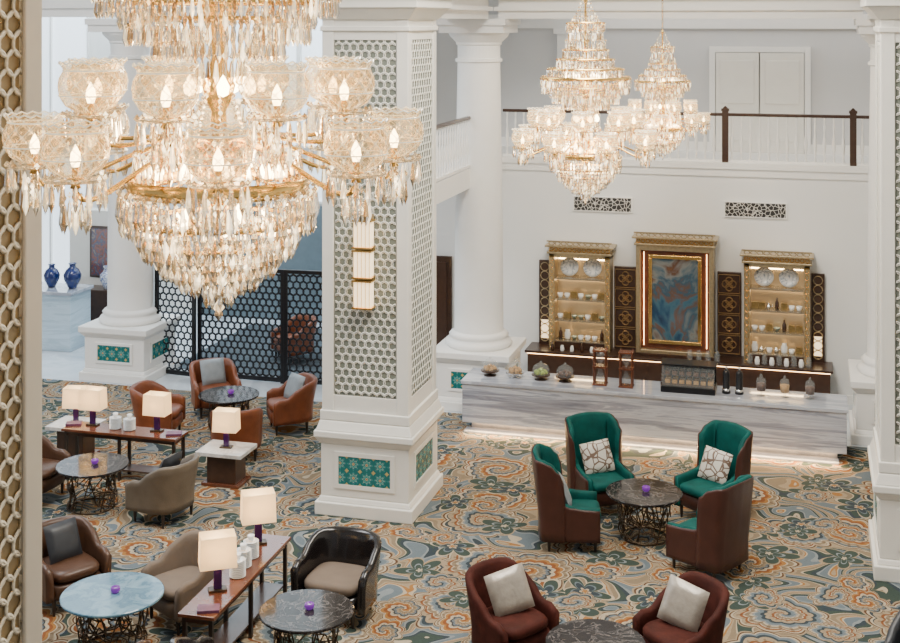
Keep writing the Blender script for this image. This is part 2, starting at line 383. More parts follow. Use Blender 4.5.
for x in (-15.6,-13.4,-10.9,-8.7,-6.9):
    for (z0,z1) in ((.3,3.1),(3.5,6.4)):
        if x==-10.9 and z0<1: continue
        if x>-9 and z0<1: z0=2.4
        S('window_%d'%k,MB().box(x-.85,x+.85,2.96,2.99,z0,z1),winm); 
        fr=MB()
        for xx in (-.9,-.02,.86): fr.box(x+xx,x+xx+.04,2.9,2.96,z0-.05,z1+.05)
        for i in range(2): zz=z0-.05+(z1-z0+.05)*i; fr.box(x-.9,x+.9,2.9,2.955,zz,zz+.05)
        S('trim_%d'%(20+k),fr,white); k+=1
for i,x in enumerate((-1.26,1.18)):
    o=TOP('air_grille','dark pierced fretwork air grille set in white wall','air vent',(x,0,2.98),group='air grilles on the wall')
    MB().box(-.47,.47,-.03,-.01,-.11,.11).obj('grille_panel',grillm,o)
    MB().box(-.49,.49,-.035,0,.11,.125).box(-.49,.49,-.035,0,-.125,-.11).box(-.49,-.47,-.035,0,-.11,.11).box(.47,.49,-.035,0,-.11,.11).obj('grille_frame',white,o)
MB().box(-8.6,-5.85,-.9,2.4,0,.01).obj('backdrop_rug',M('slate_rug',(.07,.09,.105),.95,var=.25,vs=5),label='slate blue rug added as dark backdrop behind the openwork screen',category='rug')  # rug added to darken the floor seen through the screen

# ------------------------------------------------------------------ ring lattice
def ringlat(w,h,pitch,rad,tr=.009,seg=12):
    mb=MB(); nx=max(1,round(w/pitch)); px=w/nx; nz=max(1,round(h/(pitch*.866))); pz=h/nz
    for j in range(nz+1):
        for i in range(nx+1):
            cx=-w/2+i*px+(px/2 if j%2 else 0); cz=j*pz
            if cx>w/2+.001: continue
            V=[];F=[]
            for s in range(seg):
                a=2*pi*s/seg
                for kk in range(3):
                    b=2*pi*kk/3; rr=rad+tr*math.cos(b)
                    V.append((max(-w/2,min(w/2,cx+rr*math.cos(a))),-tr*.9*math.sin(b)-tr*.2,max(0,min(h,cz+rr*math.sin(a)))))
            for s in range(seg):
                q2=(s+1)%seg
                for kk in range(3):
                    q=(kk+1)%3; F.append((s*3+kk,q2*3+kk,q2*3+q,s*3+q))
            mb.add(V,F)
    return mb
# ------------------------------------------------------------------ square lattice pillars
PW,PD=1.10,1.22
lat_f=ringlat(.78,4.30,.104,.060,.008,14).mesh('lattice_rings',ringm,True)
lat_s=ringlat(.90,4.30,.104,.060,.008,14).mesh('lattice_rings',ringm,True)
lat_n=ringlat(.90,6.0,.106,.061,.010,20).mesh('lattice_rings',nearring,True)
def pillar(loc,near=False):
    o=TOP('lattice_pillar','beige square pillar clad in ring fretwork beside the balcony' if near else 'white square pillar with ring fretwork panels and tiled plinth','pillar',loc,group='square lattice pillars')
    bm=nearback if near else sage
    body=nearbody if near else creamw
    H=8.98 if near else 6.3
    MB().frus(1.24,1.36,0,1.24,1.36,.16).frus(1.18,1.30,.16,1.14,1.26,.22).frus(1.12,1.24,.22,1.12,1.24,.86).frus(1.14,1.26,.86,1.24,1.36,.94).frus(1.26,1.38,.94,1.26,1.38,1.02).frus(1.22,1.34,1.02,1.14,1.26,1.14).frus(1.14,1.26,1.14,1.14,1.26,1.26).obj('plinth',body,o,bevel=.012)
    MB().frus(PW-.06,PD-.06,1.26,PW-.06,PD-.06,H).obj('shaft_core',bm,o)
    for sx in (-1,1):
        for sy in (-1,1):
            x=sx*(PW/2-.075); y=sy*(PD/2-.075)
            MB().box(x-.075,x+.075,y-.075,y+.075,1.26,H).obj('corner_stile',body,o,bevel=.01)
    MB().box(-PW/2+.01,PW/2-.01,-PD/2+.01,PD/2-.01,1.26,1.45).obj('lower_rail',body,o,bevel=.008)
    if not near: MB().box(-PW/2+.01,PW/2-.01,-PD/2+.01,PD/2-.01,5.75,6.3).obj('upper_rail',body,o,bevel=.008)
    for (me0,rz,ly) in ((lat_f,0,PD),(lat_f,pi,PD),(lat_s,pi/2,PW),(lat_s,-pi/2,PW)):
        me=me0
        if near:
            if me0 is lat_f: continue
            me=lat_n
        dvec=Vector((0,-(ly/2-.022),0)); dvec.rotate(Matrix.Rotation(rz,3,'Z'))
        OB('lattice_panel',me,o,(dvec.x,dvec.y,1.45),rz)
    if not near: MB().frus(1.14,1.26,5.86,1.14,1.26,5.92).frus(1.14,1.26,6.0,1.38,1.5,6.14).frus(1.42,1.54,6.14,1.42,1.54,6.26).frus(1.5,1.62,6.26,1.5,1.62,6.36).frus(1.2,1.3,6.3,1.2,1.3,8.99).obj('capital',body,o,bevel=.01)
    for rz,ly,w in ((0,1.24,.66),(pi/2,1.12,.74),(-pi/2,1.12,.74)):
        R=Matrix.Rotation(rz,4,'Z')
        MB().box(-w/2,w/2,-ly/2-.006,-ly/2+.01,.38,.72,R).obj('tile_inlay',tilem,o)
        f=MB()
        for a in ((-w/2-.05,w/2+.05,.33,.38),(-w/2-.05,w/2+.05,.72,.77),(-w/2-.05,-w/2,.38,.72),(w/2,w/2+.05,.38,.72)):
            f.box(a[0],a[1],-ly/2-.014,-ly/2+.01,a[2],a[3],R)
        f.obj('inlay_frame',body,o)
    return o
pillar((-3.15,-5.8,FLOOR)); pillar((3.30,-5.95,FLOOR)); pillar((-2.17,-16.2,FLOOR),True)

sc=TOP('wall_sconce','tall three-tier gilt sconce with lit glass boxes on pillar','wall lamp',(-3.13,-6.41,2.55))
MB().box(-.1,.1,-.02,0,-.02,1.12).obj('back_plate',brass,sc)
for i in range(3):
    z=.02+i*.36
    MB().frus(.22,.14,z,.22,.14,z+.30,Matrix.Translation((0,-.1,0))).obj('glass_box',glow_m,sc,bevel=.012)
    for zz in (z-.012,z+.312):
        MB().box(-.125,.125,-.185,-.01,zz-.010,zz+.010).obj('gilt_collar',gold,sc)
    f=MB()
    for q in range(5): f.frus(.005,.005,z,.005,.005,z+.30,Matrix.Translation((-.10+q*.05,-.175,0)))
    f.obj('gilt_rods',gold,sc)['kind']='stuff'

# ------------------------------------------------------------------ round columns
def column(loc):
    o=TOP('round_column','white tapering round column on square panelled plinth with tile inlay','column',loc,group='round columns')
    MB().frus(1.24,1.24,0,1.24,1.24,.14).frus(1.16,1.16,.14,1.12,1.12,.2).frus(1.1,1.1,.2,1.1,1.1,.72).frus(1.12,1.12,.72,1.24,1.24,.8).frus(1.26,1.26,.8,1.26,1.26,.9).obj('plinth',white,o,bevel=.012)
    MB().lathe([(.0,.9),(.50,.9),(.53,.95),(.50,1.0),(.45,1.02),(.45,1.05),(.47,1.08),(.43,1.12),(.40,1.14)],40).obj('base_moulding',white,o,smooth=True)
    pr=[(.40,1.13)]+[(.385-.05*(i/12)**1.6,1.16+i*(5.35-1.16)/12) for i in range(13)]
    MB().lathe(pr,40).obj('shaft',white,o,smooth=True)
    MB().lathe([(.33,5.33),(.37,5.35),(.37,5.39),(.335,5.41),(.335,5.6),(.36,5.62),(.36,5.65),(.46,5.75),(.48,5.8)],40).frus(1.02,1.02,5.8,1.02,1.02,5.92).frus(1.1,1.1,5.92,1.1,1.1,6.02).obj('capital',white,o)
    for rz in (0,pi/2,-pi/2):
        R=Matrix.Rotation(rz,4,'Z'); w=.6
        MB().box(-w/2,w/2,-.562,-.54,.34,.6,R).obj('tile_inlay',tilem,o)
        f=MB()
        for a in ((-w/2-.04,w/2+.04,.30,.34),(-w/2-.04,w/2+.04,.6,.64),(-w/2-.04,-w/2,.34,.6),(w/2,w/2+.04,.34,.6)):
            f.box(a[0],a[1],-.57,-.54,a[2],a[3],R)
        f.obj('inlay_frame',white,o)
for x in (-9.1,-3.0,3.2): column((x,-1.4,0))

# ------------------------------------------------------------------ balcony railing
def railing(x0,y0,x1,y1,posts,n):
    o=TOP('balcony_railing','white turned baluster railing with dark wooden handrail and posts','railing',(x0,y0,3.72),group='gallery railings')
    L=math.hypot(x1-x0,y1-y0); o.rotation_euler=(0,0,math.atan2(y1-y0,x1-x0))
    MB().box(0,L,-.035,.035,.74,.79).obj('handrail',darkw,o,bevel=.01)
    MB().box(0,L,-.03,.03,0,.04).obj('bottom_rail',white,o)
    bm=MB().lathe([(.014,.03),(.024,.06),(.012,.12),(.026,.25),(.032,.32),(.012,.5),(.018,.6),(.012,.66),(.022,.74)],8).mesh('baluster',white,True)
    for i in range(n): OB('baluster',bm,o,((i+.5)*L/n,0,0))
    pm=MB().box(-.05,.05,-.05,.05,0,.82).box(-.062,.062,-.062,.062,.82,.86).frus(.09,.09,.86,.02,.02,.9).mesh('newel_post',darkw)
    for p in posts: OB('newel_post',pm,o,(p,0,0))
railing(-2.95,.05,7.0,.05,(3.66,5.62,7.6),70)
railing(-3.08,-4.4,-3.08,.05,(.05,),32)

# ------------------------------------------------------------------ bar
def counter():
    o=TOP('bar_counter','long low bar counter in striated grey marble with underglow','counter',(0,0,FLOOR))
    x0,x1,y0,y1=-2.88,2.50,-2.87,-2.15
    MB().box(x0+.12,x1-.12,y0+.1,y1-.05,0,.12).obj('recessed_base',topst,o)
    MB().box(x0+.16,x1-.16,y0+.06,y0+.09,.105,.12).obj('led_strip',led_m,o)
    MB().box(x0,x1,y0,y1,.12,.68).obj('marble_body',stone,o,bevel=.006)
    MB().box(x0-.02,x1+.02,y0-.02,y1,.68,.73).obj('worktop',topst,o,bevel=.006)
    MB().box(x0+.05,x1-.1,y0-.10,y0+.1,.0,.03).obj('foot_plinth',topst,o,bevel=.006)
counter()
bc=TOP('back_counter','dark wood back bar counter with lit front edge','counter',(0,0,0))
MB().box(-2.4,2.32,-.56,-.03,0,.61).obj('counter_body',darkw,bc,bevel=.005)
MB().box(-2.44,2.36,-.6,-.03,.61,.65).obj('counter_top',darkw,bc,bevel=.005)
MB().box(-2.4,2.32,-.58,-.565,.595,.605).obj('led_strip',led_m,bc)

def cornice(o,w,d,z,mat=brass):
    MB().box(-w/2-.03,w/2+.03,-d-.03,0,z,z+.03).box(-w/2-.06,w/2+.06,-d-.06,0,z+.11,z+.14).box(-w/2,w/2,-d+.01,0,z+.03,z+.11).obj('cornice',mat,o,bevel=.004)
    f=MB(); n=int(w/.075)
    for i in range(n):
        x=-w/2+(i+.5)*w/n; f.tube([(x+.03*math.cos(a*pi/4),-d-.01,z+.07+.032*math.sin(a*pi/4)) for a in range(8)],.006,4,True)
    f.obj('fretwork_band',gold,o)
    f=MB(); n=int(w/.10)
    for i in range(n):
        x=-w/2+(i+.5)*w/n; f.tube([(x+.045*math.cos(a*pi/4),-d-.03,z+.17+.03*math.sin(a*pi/4)) for a in range(8)],.008,4,True)
    f.box(-w/2-.03,w/2+.03,-d-.045,-d-.015,z+.195,z+.215)
    f.obj('pierced_crest',mat,o)
glowback=M('gilt_panel_painted_glow',(.42,.32,.19),.15,.7,es=.20,ecol=(1,.66,.32))  # emission paints the warm cabinet lighting into the panel
led_s=M('cabinet_led',(1,.85,.6),.3,es=22,ecol=(1,.72,.38))
shelfw=M('glass_shelf_edge',(.35,.30,.22),.25,.6)
def shelfcab(x,grp):
    o=TOP('display_cabinet','tall brass-framed display cabinet with lit glass shelves of crockery','cabinet',(x,-.03,.65),group=grp)
    w,d,h=1.0,.36,1.55
    MB().box(-w/2,w/2,-.02,0,0,h).obj('back_panel',glowback,o)
    for a in (-w/2,w/2-.09):
        MB().box(a,a+.09,-d,0,0,h).obj('side_frame',brass,o,bevel=.006)
        f=MB()
        for j in range(14):
            f.tube([(a+.045+.03*math.cos(q*pi/4),-d-.006,.08+j*.107+.045*math.sin(q*pi/4)) for q in range(8)],.005,4,True)
        f.obj('gilt_ornament',gold,o)
    MB().box(-w/2+.09,w/2-.09,-d+.02,0,0,.12).obj('base_drawer',darkw,o,bevel=.004)
    MB().box(-w/2,w/2,-d,0,h-.06,h).obj('top_board',brass,o)
    for i in range(4):
        z=.12+i*.34
        MB().box(-w/2+.09,w/2-.09,-d+.03,-.02,z-.012,z+.012).obj('shelf',shelfw,o)
        MB().box(-w/2+.1,w/2-.1,-.04,-.022,z+.27,z+.285).obj('led_strip',led_s,o)
    cornice(o,w,d,h); return o
shelfcab(-1.58,'crockery cabinets'); shelfcab(1.52,'crockery cabinets')
cc=TOP('picture_cabinet','tall brass-framed central cabinet holding abstract painting panel','cabinet',(-.05,-.03,.65))
w,d,h=1.22,.40,1.76
MB().box(-w/2,-w/2+.07,-d,0,0,h).box(w/2-.07,w/2,-d,0,0,h).box(-w/2+.07,w/2-.07,-d,0,h-.08,h).box(-w/2+.07,w/2-.07,-d,0,0,.10).obj('outer_frame',brass,cc,bevel=.008)
MB().box(-w/2+.07,w/2-.07,-.30,0,.10,h-.08).obj('dark_surround',tblwood,cc)
MB().box(-.36,.36,-.325,-.30,.25,h-.21).obj('painting_panel',paintm,cc)
f=MB(); b=.415
for (x0,x1,z0,z1) in ((-b,b,.195,.25),(-b,b,h-.21,h-.155),(-b,-b+.055,.25,h-.21),(b-.055,b,.25,h-.21)): f.box(x0,x1,-.36,-.30,z0,z1)
f.obj('inner_frame',gold,cc,bevel=.005); cornice(cc,w,d,h)
for a in (-.50,.49): MB().box(a,a+.01,-.312,-.30,.15,h-.12).obj('edge_light',led_m,cc)
MB().box(-w/2-.02,w/2+.02,-d-.04,0,-.0,.05).obj('sill',darkw,cc)
pl=TOP('fret_panel','dark brown quatrefoil fretwork panel between cabinets','screen',(-.87,-.05,.65),group='fretwork panels')
MB().box(-.185,.185,-.06,0,0,1.34).obj('panel_board',darkw,pl,bevel=.005)
f=MB()
for j in range(4):
    z=.19+j*.32
    for (dx,dz) in ((.055,0),(-.055,0),(0,.055),(0,-.055)):
        f.tube([(dx+.055*math.cos(q*pi/5),-.07,z+dz+.055*math.sin(q*pi/5)) for q in range(10)],.011,4,True)
    f.tube([(-.165,-.07,z-.145),(.165,-.07,z-.145),(.165,-.07,z+.145),(-.165,-.07,z+.145)],.010,4,True)
f.obj('quatrefoil_fret',M('fret_bronze',(.36,.23,.11),.35,.6),pl)
dup(pl,(.78,-.05,.65))
for x in (-2.20,2.14):
    o=TOP('edge_panel','narrow dark fretwork end panel with warm backlighting','screen',(x,-.05,.65),group='backlit end panels')
    MB().box(-.1,.1,-.06,0,0,1.38).obj('panel_board',darkw,o)
    MB().box(-.06,.06,-.075,-.06,.1,.4).obj('lit_panel',glow_m,o)
    f=MB()
    for j in range(9): f.tube([(.07*math.cos(q*pi/5),-.08,.12+j*.145+.07*math.sin(q*pi/5)) for q in range(10)],.008,4,True)
    f.obj('ring_fret',brass,o)
plate=MB().lathe([(0,0),(.08,.004),(.13,.02),(.132,.026),(.08,.012),(0,.008)],24).mesh('dinner_plate',porc,True)
dplate=MB().lathe([(0,0),(.08,.004),(.13,.02),(.132,.026),(.08,.012),(0,.008)],24).mesh('painted_plate',platem,True)
cup=MB().lathe([(0,0),(.025,0),(.032,.02),(.04,.06),(.036,.06),(.028,.02),(0,.008)],14).mesh('tea_cup',porc,True)
boxm=MB().box(-.045,.045,-.03,.03,0,.09).mesh('tea_tin',M('tea_tin_paint',(.32,.22,.08),.3,.6,var=.4,vs=30))
potm=MB().lathe([(0,0),(.04,0),(.055,.03),(.05,.08),(.02,.1),(.025,.115),(0,.13)],14).tube([(.045,0,.04),(.08,0,.06),(.09,0,.09)],.008,6).mesh('silver_pot',chrome,True)
botm=MB().lathe([(0,0),(.028,0),(.032,.02),(.032,.1),(.012,.14),(.012,.18),(0,.185)],12).mesh('dark_bottle',M('amber_bottle_glass',(.05,.02,.01),.1,coat=.5),True)
bowlm=MB().lathe([(0,0),(.03,0),(.07,.05),(.075,.07),(.065,.06),(0,.02)],16).mesh('glazed_bowl',M('celadon_glaze',(.25,.33,.28),.2,coat=.5),True)
jar=MB().lathe([(0,0),(.035,0),(.04,.02),(.04,.08),(.028,.1),(.03,.12),(0,.125)],12).mesh('white_jar',porc,True)
def single(me,name,label,cat,group,loc,rot=(0,0,0),sc=1):
    o=OB(name,me,None,loc,rot=rot,label=label,category=cat,group=group); o.scale=(sc,)*3; return o
for cx in (-1.58,1.52):
    for i in range(4):
        z=.65+.12+i*.34+.013
        if i==3:
            for dx in (-.20,.18): single(dplate,'display_plate','painted round plate propped upright on cabinet shelf','plate','display plates',(cx+dx,-.14,z+.15),(pi/2-.2,0,0),1.15)
        else:
            for q in range(7):
                x=cx-.34+q*.113; typ=random.choice((0,0,1,2,3,4,5,2))
                if typ==0: single(cup,'tea_cup','white porcelain tea cup on cabinet shelf','cup','shelf cups',(x,-.24,z),sc=1.2)
                elif typ==1: single(jar,'storage_jar','small white lidded jar on cabinet shelf','jar','shelf jars',(x,-.2,z),sc=1.25)
                elif typ==2: single(boxm,'tea_tin','small gilt tea tin on cabinet shelf','tin','shelf tins',(x,-.2,z),(0,0,random.uniform(-.15,.15)),1.1)
                elif typ==3: single(potm,'silver_teapot','polished silver teapot on cabinet shelf','teapot','shelf teapots',(x-.012,-.2,z),(0,0,random.uniform(-.2,.2)),.7)
                elif typ==4: single(botm,'glass_bottle','amber glass bottle on cabinet shelf','bottle','shelf bottles',(x,-.2,z))
                else: single(bowlm,'glazed_bowl','celadon green glazed bowl on cabinet shelf','bowl','shelf bowls',(x,-.2,z),sc=.72)
gj=MB().lathe([(0,0),(.04,0),(.045,.03),(.045,.12),(.03,.15),(.032,.17),(0,.175)],12).mesh('glass_jar',glass,True)
for i in range(9): single(jar if i%2 else gj,'preserving_jar','clear or white preserving jar on back counter','jar','back counter jars',(1.12+i*.11,-.5,.65))
for i in range(6): single(jar if i%3 else botm,'sugar_jar','small lidded jar on back counter','jar','back counter white jars',(-2.0+i*.16,-.5,.65),sc=.8)
for i in range(4): single(gj,'glass_bottle','clear stoppered glass bottle on back counter','bottle','back counter bottles',(.2+i*.14,-.54,.65))
T=.736
def cake(x,y,food,i):
    o=TOP('cake_dome','glass-domed cake stand with %s on bar counter'%(['biscuits','pastries','green pistachio cakes','chocolate cakes'][i]),'cake stand',(x,y,T),group='cake domes',scale=1.05)
    MB().lathe([(0,0),(.09,0),(.09,.012),(.02,.025),(.02,.05),(.13,.06),(.13,.075),(0,.075)],24).obj('stand_base',darkw if i!=1 else chrome,o,smooth=False)
    f=MB()
    for q in range(7):
        a=q*2*pi/6; r=.065 if q<6 else 0
        f.lathe([(0,.0),(.03,.0),(.034,.03),(.02,.05),(0,.06)],8,(r*math.cos(a),r*math.sin(a),.076+(.03 if q==6 else 0)))
    f.obj('pastries',food,o,smooth=True)['kind']='stuff'
    MB().lathe([(.118,.077),(.12,.14),(.10,.19),(.05,.22),(.015,.225),(.02,.25),(0,.26)],24).obj('glass_dome',glass,o,smooth=True)
for i,(x,y,fd) in enumerate(((-2.55,-2.5,biscuit),(-2.17,-2.5,biscuit),(-1.78,-2.52,green_food),(-1.42,-2.52,choc))): cake(x,y,fd,i)
def tower(x,y):
    o=TOP('drip_coffee_tower','wooden cold-drip coffee tower with glass vessels','coffee maker',(x,y,T),group='cold-drip coffee towers',scale=1.05)
    for z in (0,.24,.46): MB().box(-.10,.10,-.08,.08,z,z+.025).obj('wooden_shelf',tblwood,o,bevel=.004)
    for a in (-.08,.08):
        for b in (-.065,.065): MB().lathe([(.012,0),(.012,.48),(0,.52)],8,(a,b,0)).obj('post',tblwood,o)
    MB().lathe([(0,.03),(.05,.04),(.055,.12),(.03,.18),(.025,.22)],16).obj('lower_flask',glass,o,smooth=True)
    MB().lathe([(.012,.26),(.02,.29),(.055,.34),(.06,.45)],16).obj('upper_funnel',glass,o,smooth=True)
tower(-.90,-2.55); tower(-.52,-2.57)
em=TOP('pastry_display_case','chrome and black glazed display case on bar counter','display case',(.36,-2.5,T))
MB().box(-.38,.38,-.2,.2,0,.09).obj('case_base',black,em,bevel=.01)
MB().box(-.37,.37,.17,.19,.09,.36).obj('rear_panel',black,em)
for z in (.092,.215): MB().box(-.36,.36,-.16 if z<.1 else -.09,.17,z,z+.006).obj('tray',darkw,em)
MB().add([(-.37,-.19,.09),(.37,-.19,.09),(.37,-.1,.36),(-.37,-.1,.36)],[(0,1,2,3)]).obj('glass_front',glass,em)
MB().box(-.39,.39,-.12,.2,.36,.385).obj('case_lid',black,em,bevel=.004)
for a in (-.38,.36): MB().box(a,a+.02,-.19,-.17,.09,.14).obj('front_post',chrome,em)
for lz,fd in ((.10,biscuit),(.223,choc)):
    f=MB()
    for q in range(7):
        for r in range(2): f.box(-.33+q*.1,-.26+q*.1,-.07+r*.12,.01+r*.12,lz,lz+.05)
    f.obj('cake_slices',fd,em)['kind']='stuff'
for i,x in enumerate((.88,1.06)):
    o=TOP('dispenser','tall black and chrome drink dispenser on counter','dispenser',(x,-2.5,T),group='drink dispensers',scale=1.1)
    MB().lathe([(0,0),(.055,0),(.055,.02),(.045,.03),(.045,.26),(.03,.29),(0,.3)],16).obj('tank',black,o,smooth=True)
    MB().lathe([(.05,.03),(.05,.06),(.046,.06)],16).obj('chrome_band',chrome,o,smooth=True)
    MB().lathe([(.0,.29),(.012,.3),(.018,.33),(0,.34)],8).obj('lid_knob',chrome,o,smooth=True)
for i,(x,fd,nm) in enumerate(((1.36,choc,'chocolates'),(1.68,biscuit,'biscuits'),(2.02,choc,'coffee beans'))):
    o=TOP('apothecary_jar','footed glass jar filled with %s on counter'%nm,'jar',(x,-2.5,T),group='footed glass jars',scale=1.15)
    MB().lathe([(0,0),(.05,0),(.05,.01),(.015,.02),(.015,.04),(.055,.06),(.06,.17),(.05,.19)],18).obj('glass_bowl',glass,o,smooth=True)
    MB().lathe([(0,.062),(.05,.065),(.055,.15),(0,.165)],14).obj('contents',fd,o,smooth=True)
    MB().lathe([(.055,.19),(.05,.21),(.012,.23),(.02,.25),(0,.265)],18).obj('jar_lid',glass,o,smooth=True)

# ------------------------------------------------------------------ black ring screens
scr=TOP('folding_screen','three-panel black metal openwork ring screen','screen',(-8.7,-1.28,0))
xs=0
for i,(wd,ang) in enumerate(((.80,-.12),(1.56,0),(.78,.06))):
    h=1.88
    MB().box(0,.06,-.025,.025,0,h).box(wd-.06,wd,-.025,.025,0,h).box(.04,wd-.04,-.02,.02,.02,.09).box(.04,wd-.04,-.02,.02,h-.06,h).obj('panel_frame',black,scr,(xs,0,0),ang)
    ringlat(wd-.08,h-.1,.118,.068,.0115,14).obj('ring_infill',black,scr,(xs+wd/2*math.cos(ang),wd/2*math.sin(ang),.06),ang,smooth=True)
    xs+=wd*math.cos(ang)

# ------------------------------------------------------------------ reception corner
dk=TOP('reception_desk','pale blue-grey marble reception desk','desk',(-12.0,-.1,0))
MB().box(-1.4,1.15,-.35,.35,0,1.02).obj('desk_body',stone2,dk,bevel=.01)
MB().box(-1.44,1.19,-.39,.39,1.02,1.08).obj('desk_top',topst,dk,bevel=.008)
cb=TOP('display_niche','dark wood display cupboard with framed picture','cabinet',(-11.15,1.3,0))
MB().box(-.8,.8,0,.3,0,2.3).obj('cupboard_back',creamw,cb,bevel=.01)
MB().box(-.8,.8,-.45,0,0,.85).obj('cupboard_base',darkw,cb,bevel=.01)
MB().box(-.34,.34,-.03,0,1.0,2.0).obj('picture_frame',darkw,cb,bevel=.01)
MB().box(-.29,.29,-.04,-.03,1.05,1.95).obj('picture_canvas',paint2,cb)
vase=MB().lathe([(0,0),(.06,0),(.075,.03),(.13,.14),(.14,.22),(.10,.30),(.05,.34),(.05,.38),(.07,.40),(.06,.40),(.04,.37)],24).mesh('blue_vase',bluevase,True)
wvase=MB().lathe([(0,0),(.05,0),(.06,.03),(.12,.16),(.12,.26),(.06,.32),(.05,.36),(.07,.40),(.04,.38)],24).mesh('blue_white_vase',painting_mat('blue_white_glaze',[(.4,(.75,.77,.8)),(.5,(.02,.06,.3)),(.56,(.7,.74,.8))],12),True)
for (x,y,z,s,me,lb) in ((-11.45,-.1,1.08,1.05,vase,'glossy cobalt blue ceramic vase on marble desk'),(-11.02,-.1,1.08,1.15,vase,'large cobalt blue ceramic vase on marble desk'),(-10.95,1.0,.85,1.1,wvase,'blue and white porcelain vase on dark cupboard'),(-10.6,1.0,.85,1.0,vase,'cobalt blue vase on dark cupboard')):
    single(me,'ceramic_vase',lb,'vase','decorative vases',(x,y,z),sc=s)

# ------------------------------------------------------------------ seating
def upath(W,yf,yb,n=28,ex=.72,fl=.05):
    pts=[]; k=n//4
    for i in range(k): pts.append((W*(1+fl*(1-i/k)),yf+(0-yf)*i/k))
    m=n-2*k
    for i in range(m+1):
        a=pi*i/m; c,s=math.cos(a),math.sin(a)
        pts.append((W*math.copysign(abs(c)**ex,c),yb*abs(s)**(ex+.1)))
    for i in range(1,k+1): pts.append((-W*(1+fl*i/k),yf*i/k))
    return pts
def uwall(path,hf,z0,o0,o1,lean,dz=0,nz=7,outw=.35):
    L=len(path); mb=MB(); v=[];f=[]
    for i,(x,y) in enumerate(path):
        a=path[max(0,i-1)]; b=path[min(L-1,i+1)]
        tx,ty=b[0]-a[0],b[1]-a[1]; q=math.hypot(tx,ty); nx,ny=ty/q,-tx/q
        if nx*x+ny*(y+.001)<0 and abs(x)+abs(y)>0: nx,ny=-nx,-ny
        dd=abs(2*i/(L-1)-1); h=hf(dd)+dz
        sec=[(o0,z0+(h-.03-z0)*j/nz) for j in range(nz+1)]+[(o0+(o1-o0)*.25,h-.006),(o0+(o1-o0)*.75,h-.006)]+[(o1,z0+(h-.03-z0)*j/nz) for j in range(nz,-1,-1)]
        for (o,z) in sec:
            ln=lean*max(0,z-.35)
            v.append((x+nx*(o+ln*outw),y+ny*o-ln*(1-dd*.9),z))
    K=len(sec)
    for i in range(L-1):
        for j in range(K):
            q=(j+1)%K; f.append((i*K+j,i*K+q,(i+1)*K+q,(i+1)*K+j))
    f.append(tuple(range(K))[::-1]); f.append(tuple((L-1)*K+j for j in range(K)))
    return mb.add(v,f)
def sm(x,a,b):
    t=max(0,min(1,(x-a)/(b-a))); return t*t*(3-2*t)
def sblock(w,d,z0,z1,p=4,rnd=.03,n=32,yo=0):
    mb=MB(); v=[];f=[]
    prof=[(.0,z0),(1-rnd*2/w,z0),(1,z0+rnd),(1,z1-rnd),(1-rnd/w,z1-rnd*.3),(1-3*rnd/w,z1),(0,z1+.012)]
    res=[]
    for a,z in prof:
        if a<1e-5: res.append([len(v)]); v.append((0,yo,z))
        else:
            r=[]
            for i in range(n):
                t=2*pi*i/n; c,s=math.cos(t),math.sin(t)
                r.append(len(v)); v.append((a*w/2*math.copysign(abs(c)**(2/p),c),yo+a*d/2*math.copysign(abs(s)**(2/p),s),z))
            res.append(r)
    for a,b in zip(res,res[1:]):
        for i in range(n):
            j=(i+1)%n
            if len(a)==1: f.append((a[0],b[j],b[i]))
            elif len(b)==1: f.append((a[i],a[j],b[0]))
            else: f.append((a[i],a[j],b[j],b[i]))
    return mb.add(v,f)
legm=MB().lathe([(0,0),(.014,0),(.024,.15),(.024,.17),(0,.17)],10).mesh('leg',legw)
def wing(label):
    o=TOP('wing_chair',label,'chair',group='teal wing chairs')
    key=[(.275,.33),(.275,.16),(.270,.0),(.262,-.08),(.300,-.10),(.288,-.18),(.268,-.28),(.250,-.30),(.12,-.312),(0,-.315)]
    hts=[.50,.51,.53,.56,.92,1.01,1.05,1.055,1.07,1.075]
    pts=[];hh=[]
    for (a,b,ha,hb) in zip(key,key[1:],hts,hts[1:]):
        for s in range(3):
            t=s/3; pts.append((a[0]+(b[0]-a[0])*t,a[1]+(b[1]-a[1])*t)); hh.append(ha+(hb-ha)*sm(t,0,1))
    full=pts+[(0,-.315)]+[(-x,y) for x,y in pts[::-1]]; H=hh+[1.075]+hh[::-1]
    L=len(full)
    hf=lambda d:H[min(L-1,int(round((d+1)/2*(L-1))))]
    uwall(full,hf,.14,-.035,.026,.12,nz=8,outw=.2).obj('upholstered_shell',teal,o,smooth=True)
    uwall(full,hf,.13,.026,.044,.12,-.012,nz=8,outw=.2).obj('leather_outer_shell',brownl,o,smooth=True,label='chestnut brown leather outer shell')
    sblock(.53,.64,.14,.32,10,yo=0).obj('seat_base',brownl,o,smooth=True)
    sblock(.48,.64,.32,.43,9,.03,yo=.03).obj('seat_cushion',teal,o,smooth=True)
    for x in (-.24,.24):
        for y in (.28,-.24): OB('leg',legm,o,(x,y,0))
    return o
def tub(label,grp,m1,mseat,hb=.76,ha=.54,W=.30,nar=.28):
    o=TOP('tub_armchair',label,'chair',group=grp)
    p=upath(W,.28,-.30)
    hf=lambda d:ha-.05*sm(d,.85,1.)+(hb-ha)*(1-sm(d,nar,.72))
    uwall(p,hf,.17,-.035,.04,.22).obj('curved_shell',m1,o,smooth=True)
    sblock(W*1.9,.60,.15,.31,5).obj('seat_base',m1,o,smooth=True)
    sblock(W*1.76,.58,.31,.43,4,.04,yo=.02).obj('seat_cushion',mseat,o,smooth=True)
    for x in (-.25,.25):
        for y in (.22,-.22): OB('leg',legm,o,(x,y,0))
    return o
